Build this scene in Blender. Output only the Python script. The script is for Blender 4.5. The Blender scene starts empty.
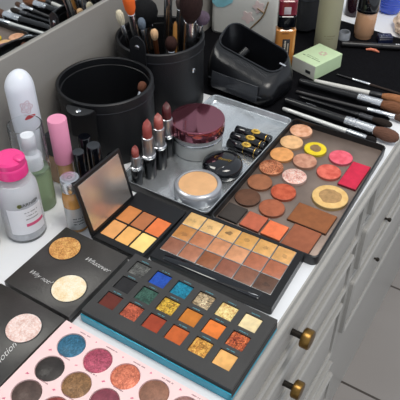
import bpy, bmesh, math, random
from mathutils import Vector, Matrix, Quaternion
random.seed(7)
sc = bpy.context.scene
C = sc.collection
PI = math.pi
ZC = 0.76                      # height of the counter top above the floor

# ------------------------------------------------------------------ camera, light, exposure
cam = bpy.data.cameras.new('camera'); cam_o = bpy.data.objects.new('camera', cam); C.objects.link(cam_o)
cam_o.location = (0, 0, ZC + 0.45)
cam_o.rotation_euler = (math.radians(49), 0, math.radians(-58))
cam.sensor_width = 36; cam.lens = 55.8; cam.clip_start = 0.01
sc.camera = cam_o
sc.view_settings.view_transform = 'Standard'; sc.view_settings.look = 'None'
sc.view_settings.gamma = 1; sc.view_settings.exposure = 1.78

w = bpy.data.worlds.new('world'); sc.world = w; w.use_nodes = True
w.node_tree.nodes['Background'].inputs[0].default_value = (0.80, 0.86, 0.95, 1)
w.node_tree.nodes['Background'].inputs[1].default_value = 0.24

def area(name, loc, target, sx, sy, power, col):
    l = bpy.data.lights.new(name, 'AREA'); l.shape = 'RECTANGLE'; l.size = sx; l.size_y = sy
    l.energy = power; l.color = col
    o = bpy.data.objects.new(name, l); C.objects.link(o); o.location = loc
    o.rotation_euler = (Vector(target) - Vector(loc)).to_track_quat('-Z', 'Y').to_euler()
area('window_light', (0.75, 1.15, ZC + 1.7), (0.4, 0.25, ZC), 1.3, 0.9, 28, (0.95, 0.98, 1.0))
area('ceiling_light', (0.35, -0.35, ZC + 1.9), (0.4, 0.2, ZC), 0.7, 0.7, 6.5, (1.0, 0.95, 0.88))

# ------------------------------------------------------------------ materials
def lin(c):
    r = []
    for v in c[:3]:
        v = v / 255.0
        r.append(v / 12.92 if v <= 0.04045 else ((v + 0.055) / 1.055) ** 2.4)
    return tuple(r) + (1.0,)
MATS = {}
def mat(name, col, rough=0.5, metal=0.0, var=0.08, scale=60.0, bump=0.0, bscale=400.0, spec=0.5, trans=0.0, ior=1.45, coat=0.0, stretch=None):
    if name in MATS: return MATS[name]
    m = bpy.data.materials.new(name); m.use_nodes = True; n = m.node_tree.nodes; k = m.node_tree.links
    b = n['Principled BSDF']
    b.inputs['Roughness'].default_value = rough; b.inputs['Metallic'].default_value = metal
    b.inputs['Specular IOR Level'].default_value = spec; b.inputs['IOR'].default_value = ior
    b.inputs['Transmission Weight'].default_value = trans; b.inputs['Coat Weight'].default_value = coat
    tc = n.new('ShaderNodeTexCoord'); src = tc.outputs['Object']
    if stretch:
        mp = n.new('ShaderNodeMapping'); mp.inputs['Scale'].default_value = stretch
        k.new(src, mp.inputs['Vector']); src = mp.outputs['Vector']
    c = lin(col)
    if var > 0:
        nt = n.new('ShaderNodeTexNoise'); nt.inputs['Scale'].default_value = scale; nt.inputs['Detail'].default_value = 6
        k.new(src, nt.inputs['Vector'])
        rp = n.new('ShaderNodeValToRGB')
        rp.color_ramp.elements[0].position = 0.3; rp.color_ramp.elements[1].position = 0.7
        rp.color_ramp.elements[0].color = tuple(v * (1 - var) for v in c[:3]) + (1,)
        rp.color_ramp.elements[1].color = tuple(min(1, v * (1 + var)) for v in c[:3]) + (1,)
        k.new(nt.outputs['Fac'], rp.inputs['Fac']); k.new(rp.outputs['Color'], b.inputs['Base Color'])
    else: b.inputs['Base Color'].default_value = c
    if bump > 0:
        nb = n.new('ShaderNodeTexNoise'); nb.inputs['Scale'].default_value = bscale; nb.inputs['Detail'].default_value = 4
        k.new(src, nb.inputs['Vector'])
        bp = n.new('ShaderNodeBump'); bp.inputs['Strength'].default_value = bump; bp.inputs['Distance'].default_value = 0.001
        k.new(nb.outputs['Fac'], bp.inputs['Height']); k.new(bp.outputs['Normal'], b.inputs['Normal'])
    MATS[name] = m
    return m

def powder(name, col, col2=None, glitter=0.0, rough=0.75):
    """pressed powder: fine noise, a soft second tone where it is worn, sparkles when glitter"""
    if name in MATS: return MATS[name]
    m = bpy.data.materials.new(name); m.use_nodes = True; n = m.node_tree.nodes; k = m.node_tree.links
    b = n['Principled BSDF']; b.inputs['Roughness'].default_value = rough
    b.inputs['Specular IOR Level'].default_value = 0.3
    tc = n.new('ShaderNodeTexCoord'); oi = n.new('ShaderNodeObjectInfo')
    ad = n.new('ShaderNodeVectorMath'); ad.operation = 'ADD'
    k.new(tc.outputs['Object'], ad.inputs[0]); k.new(oi.outputs['Location'], ad.inputs[1])
    c = lin(col); d = lin(col2) if col2 else tuple(v * 0.8 for v in c[:3]) + (1,)
    nt = n.new('ShaderNodeTexNoise'); nt.inputs['Scale'].default_value = 130; nt.inputs['Detail'].default_value = 5
    k.new(ad.outputs[0], nt.inputs['Vector'])
    rp = n.new('ShaderNodeValToRGB'); rp.color_ramp.elements[0].position = 0.36; rp.color_ramp.elements[1].position = 0.6
    rp.color_ramp.elements[0].color = d; rp.color_ramp.elements[1].color = c
    k.new(nt.outputs['Fac'], rp.inputs['Fac'])
    out = rp.outputs['Color']
    if glitter > 0:
        b.inputs['Metallic'].default_value = 0.35 * glitter; b.inputs['Roughness'].default_value = 0.42
        vo = n.new('ShaderNodeTexVoronoi'); vo.inputs['Scale'].default_value = 900
        k.new(ad.outputs[0], vo.inputs['Vector'])
        hs = n.new('ShaderNodeMix'); hs.data_type = 'RGBA'; hs.blend_type = 'OVERLAY'; hs.inputs[0].default_value = 0.7 * glitter
        sp = n.new('ShaderNodeSeparateColor'); k.new(vo.outputs['Color'], sp.inputs[0])
        cb = n.new('ShaderNodeCombineColor')
        for i in range(3): k.new(sp.outputs[0], cb.inputs[i])
        k.new(out, hs.inputs[6]); k.new(cb.outputs[0], hs.inputs[7]); out = hs.outputs[2]
    k.new(out, b.inputs['Base Color'])
    nb = n.new('ShaderNodeTexNoise'); nb.inputs['Scale'].default_value = 500; k.new(ad.outputs[0], nb.inputs['Vector'])
    bp = n.new('ShaderNodeBump'); bp.inputs['Strength'].default_value = 0.25; bp.inputs['Distance'].default_value = 0.0008
    k.new(nb.outputs['Fac'], bp.inputs['Height']); k.new(bp.outputs['Normal'], b.inputs['Normal'])
    MATS[name] = m
    return m

BLACK = mat('black_plastic', (26, 27, 29), 0.35)
BLACKM = mat('black_card', (45, 44, 44), 0.5, var=0.15)
GLOSS = mat('gloss_black', (10, 11, 16), 0.08, coat=0.5)
SILVER = mat('silver_metal', (205, 207, 210), 0.25, 1.0)
GOLD = mat('gold_metal', (225, 180, 85), 0.25, 1.0)
BRASS = mat('brass', (128, 98, 52), 0.32, 1.0, var=0.3, scale=150)
WHITEP = mat('white_plastic', (232, 234, 238), 0.35, var=0.02)
LEATHER = mat('black_leather', (17, 18, 21), 0.45, bump=0.3, bscale=900)
CLEAR = mat('clear_plastic', (246, 249, 250), 0.05, trans=0.97, ior=1.09, var=0)
INK = mat('dark_ink', (40, 40, 42), 0.6, var=0)

# ------------------------------------------------------------------ mesh helpers
def obj(name, bm, m, parent=None, ang=38, loc=None):
    bmesh.ops.remove_doubles(bm, verts=bm.verts, dist=1e-7)
    bmesh.ops.recalc_face_normals(bm, faces=bm.faces)
    me = bpy.data.meshes.new(name); bm.to_mesh(me); bm.free()
    for mm in (m if isinstance(m, (list, tuple)) else [m]): me.materials.append(mm)
    me.polygons.foreach_set('use_smooth', [True] * len(me.polygons))
    me.set_sharp_from_angle(angle=math.radians(ang))
    o = bpy.data.objects.new(name, me); C.objects.link(o)
    if parent: o.parent = parent
    if loc: o.location = loc
    return o
def tag(o, label, cat, group=None):
    o['label'] = label; o['category'] = cat
    if group: o['group'] = group
    return o
def thing(name, label, cat, loc=(0, 0, 0), rz=0.0, group=None):
    o = bpy.data.objects.new(name, None); C.objects.link(o); o.empty_display_size = 0.01
    o.location = (loc[0], loc[1], loc[2] + ZC); o.rotation_euler = (0, 0, rz)
    return tag(o, label, cat, group)
def struct(o): o['kind'] = 'structure'; return o
def child_label(o, t): o['label'] = t; return o

def loft(bm, loops, cap0=True, cap1=True, mi=0):
    vs = [[bm.verts.new(p) for p in l] for l in loops]
    n = len(vs[0])
    for a, b in zip(vs, vs[1:]):
        for i in range(n):
            f = bm.faces.new((a[i], a[(i + 1) % n], b[(i + 1) % n], b[i])); f.material_index = mi
    if cap0: bm.faces.new(vs[0][::-1]).material_index = mi
    if cap1: bm.faces.new(vs[-1]).material_index = mi
    return vs
def rr(wx, wy, r, z, n=5, cx=0, cy=0):
    """rounded rectangle loop"""
    r = max(min(r, wx / 2 - 1e-5, wy / 2 - 1e-5), 1e-5); pts = []
    for sx, sy, a0 in ((1, 1, 0), (-1, 1, 90), (-1, -1, 180), (1, -1, 270)):
        for i in range(n + 1):
            a = math.radians(a0 + 90 * i / n)
            pts.append((cx + sx * (wx / 2 - r) + r * math.cos(a), cy + sy * (wy / 2 - r) + r * math.sin(a), z))
    return pts
def slab(bm, wx, wy, z0, z1, r=0.001, bev=0.0005, cx=0, cy=0, n=4):
    loft(bm, [rr(wx - 2 * bev, wy - 2 * bev, r, z0, n, cx, cy), rr(wx, wy, r, z0 + bev, n, cx, cy),
              rr(wx, wy, r, z1 - bev, n, cx, cy), rr(wx - 2 * bev, wy - 2 * bev, r, z1, n, cx, cy)])
    return bm
def slab_bm(*a, **k): return slab(bmesh.new(), *a, **k)
def lathe(bm, prof, seg=32, cx=0, cy=0, axis=None, cap0=True, cap1=True):
    loops = []
    for r, z in prof:
        r = max(r, 1e-5)
        loops.append([(cx + r * math.cos(2 * PI * i / seg), cy + r * math.sin(2 * PI * i / seg), z) for i in range(seg)])
    if axis:                                   # axis: (origin, direction)
        q = Vector(axis[1]).to_track_quat('Z', 'Y'); o = Vector(axis[0])
        loops = [[o + q @ Vector(p) for p in l] for l in loops]
    loft(bm, loops, cap0, cap1)
    return bm
def lathe_bm(prof, seg=32, **k): return lathe(bmesh.new(), prof, seg, **k)
def tube(bm, pts, rad, seg=10, closed=False):
    pts = [Vector(p) for p in pts]; loops = []; up = Vector((0, 0, 1)); N = len(pts)
    for i, p in enumerate(pts):
        a = pts[(i - 1) % N] if (closed or i > 0) else p; b = pts[(i + 1) % N] if (closed or i < N - 1) else p
        t = (b - a).normalized(); s = t.cross(up)
        if s.length < 1e-4: s = t.cross(Vector((1, 0, 0)))
        s.normalize(); u = s.cross(t); r = rad[i] if isinstance(rad, (list, tuple)) else rad
        loops.append([p + s * (r * math.cos(2 * PI * j / seg)) + u * (r * math.sin(2 * PI * j / seg)) for j in range(seg)])
    if closed: loops.append(loops[0]); loft(bm, loops, False, False)
    else: loft(bm, loops)
    return bm
def tube_bm(*a, **k): return tube(bmesh.new(), *a, **k)
def tray_bm(wx, wy, h, wall, floor, r=0.003, cx=0, cy=0, bev=0.0006):
    bm = bmesh.new()
    loft(bm, [rr(wx - bev, wy - bev, r, 0, 6, cx, cy), rr(wx, wy, r, bev, 6, cx, cy), rr(wx, wy, r, h - bev, 6, cx, cy), rr(wx - 2 * bev, wy - 2 * bev, r, h, 6, cx, cy),
              rr(wx - 2 * wall, wy - 2 * wall, max(r - wall, .0005), h, 6, cx, cy), rr(wx - 2 * wall, wy - 2 * wall, max(r - wall, .0005), floor, 6, cx, cy)])
    return bm
def plate_bm(xs, ys, holes, z0, zt, zf, round_r=None):
    """block with xs/ys cell cuts; cells in holes are sunk to zf (square, or round with radius round_r)"""
    bm = bmesh.new()
    def quad(*p): bm.faces.new([bm.verts.new(q) for q in p])
    for i in range(len(xs) - 1):
        for j in range(len(ys) - 1):
            x0, x1, y0, y1 = xs[i], xs[i + 1], ys[j], ys[j + 1]
            if (i, j) not in holes:
                quad((x0, y0, zt), (x1, y0, zt), (x1, y1, zt), (x0, y1, zt)); continue
            if round_r:
                cx, cy = (x0 + x1) / 2, (y0 + y1) / 2; n = 32; sq = []; ci = []; lo = []
                for a in range(n):
                    t = 2 * PI * (a + .0) / n + PI / 4; c, s = math.cos(t), math.sin(t); m = max(abs(c), abs(s))
                    sq.append((cx + (x1 - x0) / 2 * c / m, cy + (y1 - y0) / 2 * s / m, zt))
                    ci.append((cx + round_r * c, cy + round_r * s, zt)); lo.append((cx + round_r * c, cy + round_r * s, zf))
                loft(bm, [sq, ci, lo], False, True)
            else:
                t = [(x0, y0), (x1, y0), (x1, y1), (x0, y1)]
                loft(bm, [[(x, y, zt) for x, y in t], [(x, y, zf) for x, y in t]], False, True)
    x0, x1, y0, y1 = xs[0], xs[-1], ys[0], ys[-1]
    t = [(x0, y0), (x1, y0), (x1, y1), (x0, y1)]
    loft(bm, [[(x, y, z0) for x, y in t], [(x, y, zt) for x, y in t]], True, False)
    return bm
def text_bm(s, size, shear=0.0, ext=0.00008, align='CENTER', space=1.0, off=0.0):
    cu = bpy.data.curves.new('lettering', 'FONT'); cu.body = s; cu.size = size; cu.shear = shear; cu.extrude = ext
    cu.align_x = align; cu.align_y = 'CENTER'; cu.space_character = space; cu.resolution_u = 3; cu.offset = off
    o = bpy.data.objects.new('lettering', cu); C.objects.link(o)
    bpy.context.view_layer.update()
    me = bpy.data.meshes.new_from_object(o.evaluated_get(bpy.context.evaluated_depsgraph_get()))
    bm = bmesh.new(); bm.from_mesh(me)
    bpy.data.objects.remove(o); bpy.data.meshes.remove(me); bpy.data.curves.remove(cu)
    return bm
def place(bm, loc, rz=0.0):
    bmesh.ops.transform(bm, matrix=Matrix.Translation(loc) @ Matrix.Rotation(rz, 4, 'Z'), verts=bm.verts); return bm
def wrap(bm, r, ang, z):
    """bend a flat XY shape round a vertical cylinder of radius r"""
    bmesh.ops.subdivide_edges(bm, edges=[e for e in bm.edges if e.calc_length() > r * 0.25], cuts=2)
    for v in bm.verts:
        a = ang + v.co.x / r; R = r + v.co.z
        v.co = (R * math.cos(a), R * math.sin(a), z + v.co.y)
    return bm
def patch_bm(r, a0, a1, z0, z1, n=14, t=0.0002):
    bm = bmesh.new(); loops = []
    for i in range(n + 1):
        a = a0 + (a1 - a0) * i / n
        loops.append([(q * math.cos(a), q * math.sin(a), z) for q, z in ((r, z0), (r + t, z0), (r + t, z1), (r, z1))])
    loft(bm, loops); return bm
def ticks(bm, x, y, z, length, h, along='y', seed=0):
    """a printed word too small to read: a row of tiny strokes"""
    rd = random.Random(seed); p = 0
    while p < length:
        wv = h * rd.uniform(.35, .75)
        if rd.random() < 0.86:
            s = -1 if along == 'y' else 1
            q = p - length / 2 + wv / 2
            if along == 'y': slab(bm, h * rd.uniform(.75, 1), wv, z, z + .00012, .00005, .00002, x, y + s * q, 1)
            else: slab(bm, wv, h * rd.uniform(.75, 1), z, z + .00012, .00005, .00002, x + q, y, 1)
        p += wv + h * 0.28
    return bm

# ------------------------------------------------------------------ the setting
GREYP = mat('grey_panel', (150, 146, 140), 0.45, var=0.05, scale=6, stretch=(1, 1, 6))
bm = bmesh.new()
loft(bm, [rr(6, 5, .001, -0.05, 1), rr(6, 5, .001, 0.0, 1)])
fm = bpy.data.materials.new('floor_tiles'); fm.use_nodes = True; n = fm.node_tree.nodes; k = fm.node_tree.links
tc = n.new('ShaderNodeTexCoord'); br = n.new('ShaderNodeTexBrick'); nz = n.new('ShaderNodeTexNoise'); nz.inputs['Scale'].default_value = 5
mp = n.new('ShaderNodeMapping'); mp.inputs['Location'].default_value = (0.165, 0.02, 0)
k.new(tc.outputs['Object'], mp.inputs[0]); k.new(mp.outputs[0], br.inputs['Vector'])
br.offset = 0; br.inputs['Scale'].default_value = 1; br.inputs['Brick Width'].default_value = 0.33; br.inputs['Row Height'].default_value = 0.33
br.inputs['Mortar Size'].default_value = 0.003; br.inputs['Mortar'].default_value = lin((70, 62, 56))
k.new(tc.outputs['Object'], nz.inputs['Vector'])
rp = n.new('ShaderNodeValToRGB'); rp.color_ramp.elements[0].color = lin((142, 135, 129)); rp.color_ramp.elements[1].color = lin((158, 152, 147))
k.new(nz.outputs['Fac'], rp.inputs[0]); k.new(rp.outputs[0], br.inputs['Color1']); k.new(rp.outputs[0], br.inputs['Color2'])
k.new(br.outputs['Color'], n['Principled BSDF'].inputs['Base Color']); n['Principled BSDF'].inputs['Roughness'].default_value = 0.35
fl = struct(obj('floor', bm, fm))
bm = bmesh.new(); slab(bm, 3.6, 0.06, 0, 2.4, .001, .0005)
wl = struct(obj('wall_back', bm, mat('wall_paint', (205, 203, 198), 0.8, var=0.03, scale=3), loc=(0.6, 0.60, 0)))

# dresser ------------------------------------------------------------
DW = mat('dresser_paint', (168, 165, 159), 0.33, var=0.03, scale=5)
dr = thing('dresser', 'long off-white chest of drawers with moulded fronts carrying the white counter', 'dresser', (0, 0, -ZC))
FY = 0.1385
bm = bmesh.new(); slab(bm, 1.76, 0.40, 0.386, ZC - 0.022, .001, .0005, 0.6, FY + 0.006 + 0.20)
obj('carcass', bm, mat('carcass_paint', (150, 147, 141), 0.45, var=0.05, scale=8), dr)
bm = bmesh.new(); slab(bm, 1.74, 0.36, 0.0, 0.368, .001, .0005, 0.6, .1450 + 0.18); slab(bm, 1.6, 0.20, 0.368, 0.386, .001, .0005, 0.6, .1450 + .24); obj('plinth', bm, DW, dr)
def front_bm(x0, x1, z0, z1, y):
    """drawer front: a slab with a raised rounded bead and a raised field"""
    bm = bmesh.new(); cx, cz = (x0 + x1) / 2, (z0 + z1) / 2; W, Hh = x1 - x0, z1 - z0
    def L(ins, d, r=.004): return [(p[0], y - d, p[1]) for p in rr(W - 2 * ins, Hh - 2 * ins, r, 0, 4, cx, cz)]
    loops = [L(0, -.012, .0015), L(0, .002, .0015), L(.001, .003, .0015), L(.010, .003, .006), L(.0102, .0085, .006), L(.013, .0105, .006), L(.0165, .0085, .006), L(.0167, .001, .006)]
    if Hh > .07: loops += [L(.025, .001, .006), L(.0252, .0065, .006), L(.029, .008, .006)]
    loft(bm, loops); return bm
KS = mat('dark_stem', (45, 40, 34), 0.45, 0.6)
def drawer(x0, x1, z0, z1, y=FY, knob=None, dark=False):
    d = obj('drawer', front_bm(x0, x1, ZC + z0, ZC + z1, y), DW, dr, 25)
    if knob:
        kx, kz = knob
        ax = ((kx, y - .004, ZC + kz), (0, -1, 0))
        if dark:
            child_label(obj('knob', lathe_bm([(.0018, 0), (.0018, .007), (.0032, .0075), (.0034, .011), (.002, .0125)], 18, axis=ax), KS, d), 'small dark knob')
        else:
            child_label(obj('knob_stem', lathe_bm([(.0055, 0), (.0055, .003), (.0036, .0045), (.0036, .0165)], 18, axis=ax), KS, d), 'dark stem')
            child_label(obj('knob', lathe_bm([(.004, .0160), (.0098, .0165), (.0110, .0178), (.0110, .0255), (.0100, .0268), (.006, .0273), (0, .0273)], 28, axis=ax), BRASS, d), 'brass knob')
for x0, x1, kx in ((-.27, .165, -.05), (.175, .605, .390)):
    drawer(x0, x1, -.125, -.030, knob=(kx, -.080)); drawer(x0, x1, -.222, -.131, knob=(kx, -.1755)); drawer(x0, x1, -.375, -.231)
    drawer(x0, x1 - .012, -.480, -.380, y=FY - .0115)
for x0, x1, kx in ((.625, 1.02, .755), (1.03, 1.46, 1.23)):
    drawer(x0, x1, -.118, -.030); drawer(x0, x1, -.225, -.124, knob=(kx, -.205), dark=True); drawer(x0, x1, -.375, -.231, knob=(kx - .01, -.285), dark=True)

bm = bmesh.new()
def nose(x): return [(x, 0.558, -.022), (x, 0.558, 0), (x, .1255, 0), (x, .1240, -.0005), (x, .1235, -.0020), (x, .1235, -.0095), (x, .1205, -.0105), (x, .1195, -.0125), (x, .1195, -.0165), (x, .1205, -.0185), (x, .131, -.0200), (x, .131, -.022)]
loft(bm, [nose(-.28), nose(1.48)])
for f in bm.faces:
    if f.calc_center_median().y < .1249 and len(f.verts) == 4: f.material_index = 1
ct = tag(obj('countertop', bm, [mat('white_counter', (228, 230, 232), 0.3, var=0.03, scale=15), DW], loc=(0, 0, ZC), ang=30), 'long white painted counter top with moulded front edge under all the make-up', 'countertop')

# panel and mirror
bm = bmesh.new(); slab(bm, 1.76, 0.07, 0.0, 0.1355, .001, .0006, 0.6, .484 + .037)
struct(obj('trim_1', bm, GREYP, loc=(0, 0, ZC)))
mr = thing('wall_mirror', 'large mirror standing on the grey panel and reflecting the make-up brushes', 'mirror', (0.6, 0.4895, .1355)); mr.rotation_euler = (math.radians(-1.0), 0, 0)
bm = bmesh.new(); slab(bm, 1.70, 0.006, 0.0, 0.75, .001, .0004, 0, .003)
obj('mirror_glass', bm, mat('mirror_silver', (225, 228, 228), 0.02, 1.0, var=0), mr)
bm = bmesh.new(); slab(bm, 1.72, 0.02, 0.0, 0.76, .001, .0004, 0, .0175)
obj('backing_board', bm, GREYP, mr)

# ------------------------------------------------------------------ black mat
bm = bmesh.new(); rd = random.Random(3)
slab(bm, .312, .345, 0, .0015, .004, .0004, .788, .322)
for v in bm.verts:
    if v.co.x > .9: v.co.x += 0.018 * (v.co.y - .30) / .1 * .6
tag(obj('cloth_mat', bm, mat('black_cloth', (15, 15, 18), 0.95, var=0.3, scale=300, bump=.5, bscale=1500, spec=.1), loc=(0, 0, ZC)), 'flat black cloth mat spread on the counter under brushes and soap box', 'mat')
MZ = .0015

# ------------------------------------------------------------------ palettes
def square_pan(par, x, y, z0, z1, sx, sy, m, lab, rim=None):
    p = obj('pan', slab_bm(sx, sy, z0, z1, .0012, .0004, x, y, 3), m, par); child_label(p, lab); return p

# teal palette
tp = thing('eyeshadow_palette', 'large teal-sided palette of eighteen square shadows, including bright blue and orange', 'palette', (.2425, .1992, 0), math.radians(0.3))
W, D = .0825, .1535                       # X (depth) and Y (long side); local origin at front-centre
TEAL = mat('teal_foil', (50, 150, 175), 0.3, 0.35, var=0.15, scale=25)
obj('base', slab_bm(W, D + .0006, .0028, .0118, .001, .0004, W / 2, 0), BLACKM, tp)
child_label(obj('lid', slab_bm(W + .0012, D + .0012, 0, .0027, .001, .0004, W / 2 - .0004, 0), TEAL, tp), 'teal lid folded underneath')
child_label(obj('spine', slab_bm(.0014, D + .001, .0027, .0108, .0004, .0003, -.0008, 0), TEAL, tp), 'teal spine along the front')
rows = [.0225, .0445, .0668]             # local x of row centres
cols = [.0612 - i * .0238 for i in range(6)]   # local y
xs = [0.0005]; ys = [-D / 2]
for r_ in rows: xs += [r_ - .0083, r_ + .0083]
xs.append(W - .0005)
for c_ in reversed(cols): ys += [c_ - .0085, c_ + .0085]
ys.append(D / 2)
xs = [x + 0.0 for x in xs]
holes = {(1 + 2 * i, 1 + 2 * j) for i in range(3) for j in range(6)}
obj('tray', plate_bm(xs, ys, holes, .0118, .0150, .0124), mat('charcoal_tray', (56, 55, 54), 0.4, var=0.12, scale=40), tp)
T = [[('brick brown', (100, 45, 36), None, 0), ('copper shimmer', (186, 92, 66), (150, 70, 50), .7), ('rust red', (160, 66, 42), None, 0), ('burnt orange', (196, 96, 46), None, 0), ('gold shimmer', (214, 160, 78), (180, 125, 55), .8), ('pale peach', (240, 182, 110), None, 0)],
     [('matte black', (40, 40, 42), None, 0), ('dark green shimmer', (58, 92, 80), (35, 60, 52), .6), ('antique gold glitter', (204, 164, 62), (140, 105, 40), 1), ('mustard orange', (206, 124, 48), None, 0), ('bright orange', (232, 126, 56), None, 0), ('copper glitter', (198, 104, 62), (140, 60, 40), 1)],
     [('charcoal grey shimmer', (104, 104, 100), (72, 72, 70), .7), ('cobalt blue', (32, 78, 172), (24, 60, 140), .2), ('turquoise', (28, 130, 158), (20, 105, 130), .5), ('champagne glitter', (206, 186, 152), (150, 128, 98), 1), ('pale gold shimmer', (240, 214, 150), (214, 180, 110), .7), ('cream', (244, 222, 172), None, 0)]]
for i in range(3):
    for j in range(6):
        nm, c1, c2, g = T[i][j]
        square_pan(tp, rows[i], cols[j], .0124, .0140, .0162, .0166, powder('shadow ' + nm, c1, c2, g), nm + ' square pan')
for i in range(3):
    for j in range(6): child_label(obj('shade_name', ticks(bmesh.new(), rows[i] + .0101, cols[j], .0150, .008, .0011, 'y', i * 7 + j), mat('teal_ink', (84, 150, 160), 0.5, var=0), tp), 'tiny teal printed name')

# pink palette
pp = thing('eyeshadow_palette', 'pale pink palette of round shadows at the bottom left, below the teal one', 'palette', (.161, .2046, 0))
PINK = mat('pale_pink_card', (240, 208, 206), 0.5, var=0.03)
pr_ = [.1605 - .161 + .0 - .0, ]
rx = [-.0313, -.0045, .0221, .0491]       # local x rows
cy = [.0552, .0267, -.0018, -.0303, -.0590]
bx = [-.047, ] + [(-.0313 - .0045) / 2, (-.0045 + .0221) / 2, (.0221 + .0491) / 2] + [.0621, .067]
by = [-.0745, -.0730, (-.0590 - .0303) / 2, (-.0303 - .0018) / 2, (-.0018 + .0267) / 2, (.0267 + .0552) / 2, .0694, .0765]
# square cells centred on each pan
def cell_edges(c, h):
    e = []
    for v in c: e += [v - h, v + h]
    return e
xs = [-.050] + cell_edges(rx, .0127) + [.067]; ys = [-.0765] + cell_edges(sorted(cy), .0127) + [.0765]
holes = {(1 + 2 * i, 1 + 2 * j) for i in range(4) for j in range(5)}
obj('base', plate_bm(xs, ys, holes, 0, .0125, .0105, .0124), PINK, pp)
P = [[('dark taupe', (92, 74, 68)), ('brick', (150, 74, 66)), ('grey mauve', (130, 100, 98)), ('dusty rose', (176, 118, 112)), ('chocolate', (84, 58, 48))],
     [('dark brown', (86, 70, 64)), ('brick red', (150, 72, 66)), ('warm brown', (126, 88, 70)), ('rosewood', (146, 84, 80)), ('tan', (178, 132, 104))],
     [('black', (56, 52, 50)), ('bronze', (142, 106, 72)), ('plum mauve', (140, 70, 84)), ('soft brown', (132, 92, 76)), ('fawn', (176, 134, 112))],
     [('steel blue', (56, 110, 138)), ('raspberry pink', (178, 82, 104)), ('copper', (212, 122, 94)), ('cocoa brown', (150, 106, 86)), ('pinkish taupe', (170, 126, 120))]]
for i in range(4):
    for j in range(5):
        nm, c1 = P[i][j]
        g = .5 if nm in ('steel blue', 'raspberry pink', 'copper', 'bronze') else .15
        o = obj('pan', lathe_bm([(.0119, .0105), (.0119, .0114), (.0113, .0118), (0, .0119)], 36, cx=rx[i], cy=cy[j]), powder('pressed ' + nm, c1, tuple(v * .85 for v in c1), g), pp)
        child_label(o, nm + ' round pan')
for i in range(4):
    for j in range(5): child_label(obj('shade_name', ticks(bmesh.new(), rx[i] + .0147, cy[j] - .003, .0125, .011, .0011, 'y', 50 + i * 7 + j), mat('grey_ink', (140, 104, 108), 0.6, var=0), pp), 'tiny grey printed name')
bm = bmesh.new(); rd = random.Random(4)
for i in range(4):
    for j in range(5):
        for q in range(2):
            a = rd.uniform(0, 6.28); x = rx[i] + (.0135 if q else -.0128) ; y = cy[j] + (.0125 if q else .0115)
            s = rd.uniform(.0008, .0015)
            loft(bm, [[(x + s * math.cos(a + t), y + s * math.sin(a + t), z) for t in (0, 2.1, 4.2)] for z in (.0125, .01262)])
child_label(obj('ornament', bm, mat('pink_ink', (216, 110, 140), 0.5, var=0), pp), 'tiny pink printed flecks')

# black highlighter palettes
def script(s, size, x, y, z, rz, par):
    o = obj('lettering', place(text_bm(s, size, .55, .00006, space=1.0, off=-.00011), (x, y, z), rz), mat('white_ink', (225, 225, 222), 0.5, var=0), par)
    child_label(o, 'white handwritten lettering'); return o
CARD = mat('scuffed_black_card', (58, 56, 54), 0.38, var=0.22, scale=45, bump=.15, bscale=300)
hp = thing('highlighter_palette', 'black square palette with gold and cream highlighters lettered Whatever and Why not?', 'palette', (.276, .3225, 0))
obj('base', slab_bm(.088, .080, 0, .0035, .0012, .0004), BLACK, hp)
obj('card_top', slab_bm(.0875, .0795, .0042, .0110, .0012, .0004), CARD, hp)
obj('spine', slab_bm(.085, .077, .0035, .0042, .001, .0001), BLACK, hp)
def rpan(par, x, y, r, z, m, lab, rim=BLACK):
    o = obj('pan', lathe_bm([(r + .0006, z), (r + .0006, z + .0003), (r, z + .0004), (r - .0005, z + .0002)], 48, cx=x, cy=y), rim, par)
    p = obj('powder', lathe_bm([(r - .0004, z), (r - .0004, z + .0003), (r * .6, z + .00035), (0, z + .00035)], 48, cx=x, cy=y), m, o)
    child_label(p, lab)
rpan(hp, .0195, .0200, .0158, .0110, powder('gold highlighter', (226, 172, 104), (200, 142, 78), .6), 'golden shimmer powder')
rpan(hp, -.018, -.0180, .0165, .0110, powder('cream highlighter', (248, 234, 206), (238, 216, 174), .35), 'cream shimmer powder')
script('Whatever', .0076, .0195, -.0205, .0110, -PI / 2 - .04, hp)
script('Why not?', .0070, -.0215, .0150, .0110, -PI / 2 - .04, hp)
lp = thing('highlighter_palette', 'black square palette with a single pale pink highlighter at the left edge', 'palette', (.190, .3235, 0))
obj('base', slab_bm(.079, .080, 0, .0035, .0012, .0004), BLACK, lp)
obj('card_top', slab_bm(.0785, .0795, .0042, .0110, .0012, .0004), CARD, lp)
obj('spine', slab_bm(.076, .077, .0035, .0042, .001, .0001), BLACK, lp)
rpan(lp, .0125, -.0155, .0158, .0110, powder('pink highlighter', (238, 214, 206), (222, 190, 180), .45), 'pale pink shimmer powder')
script('lotion', .0088, -.0140, -.0215, .0110, .06, lp)

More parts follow.
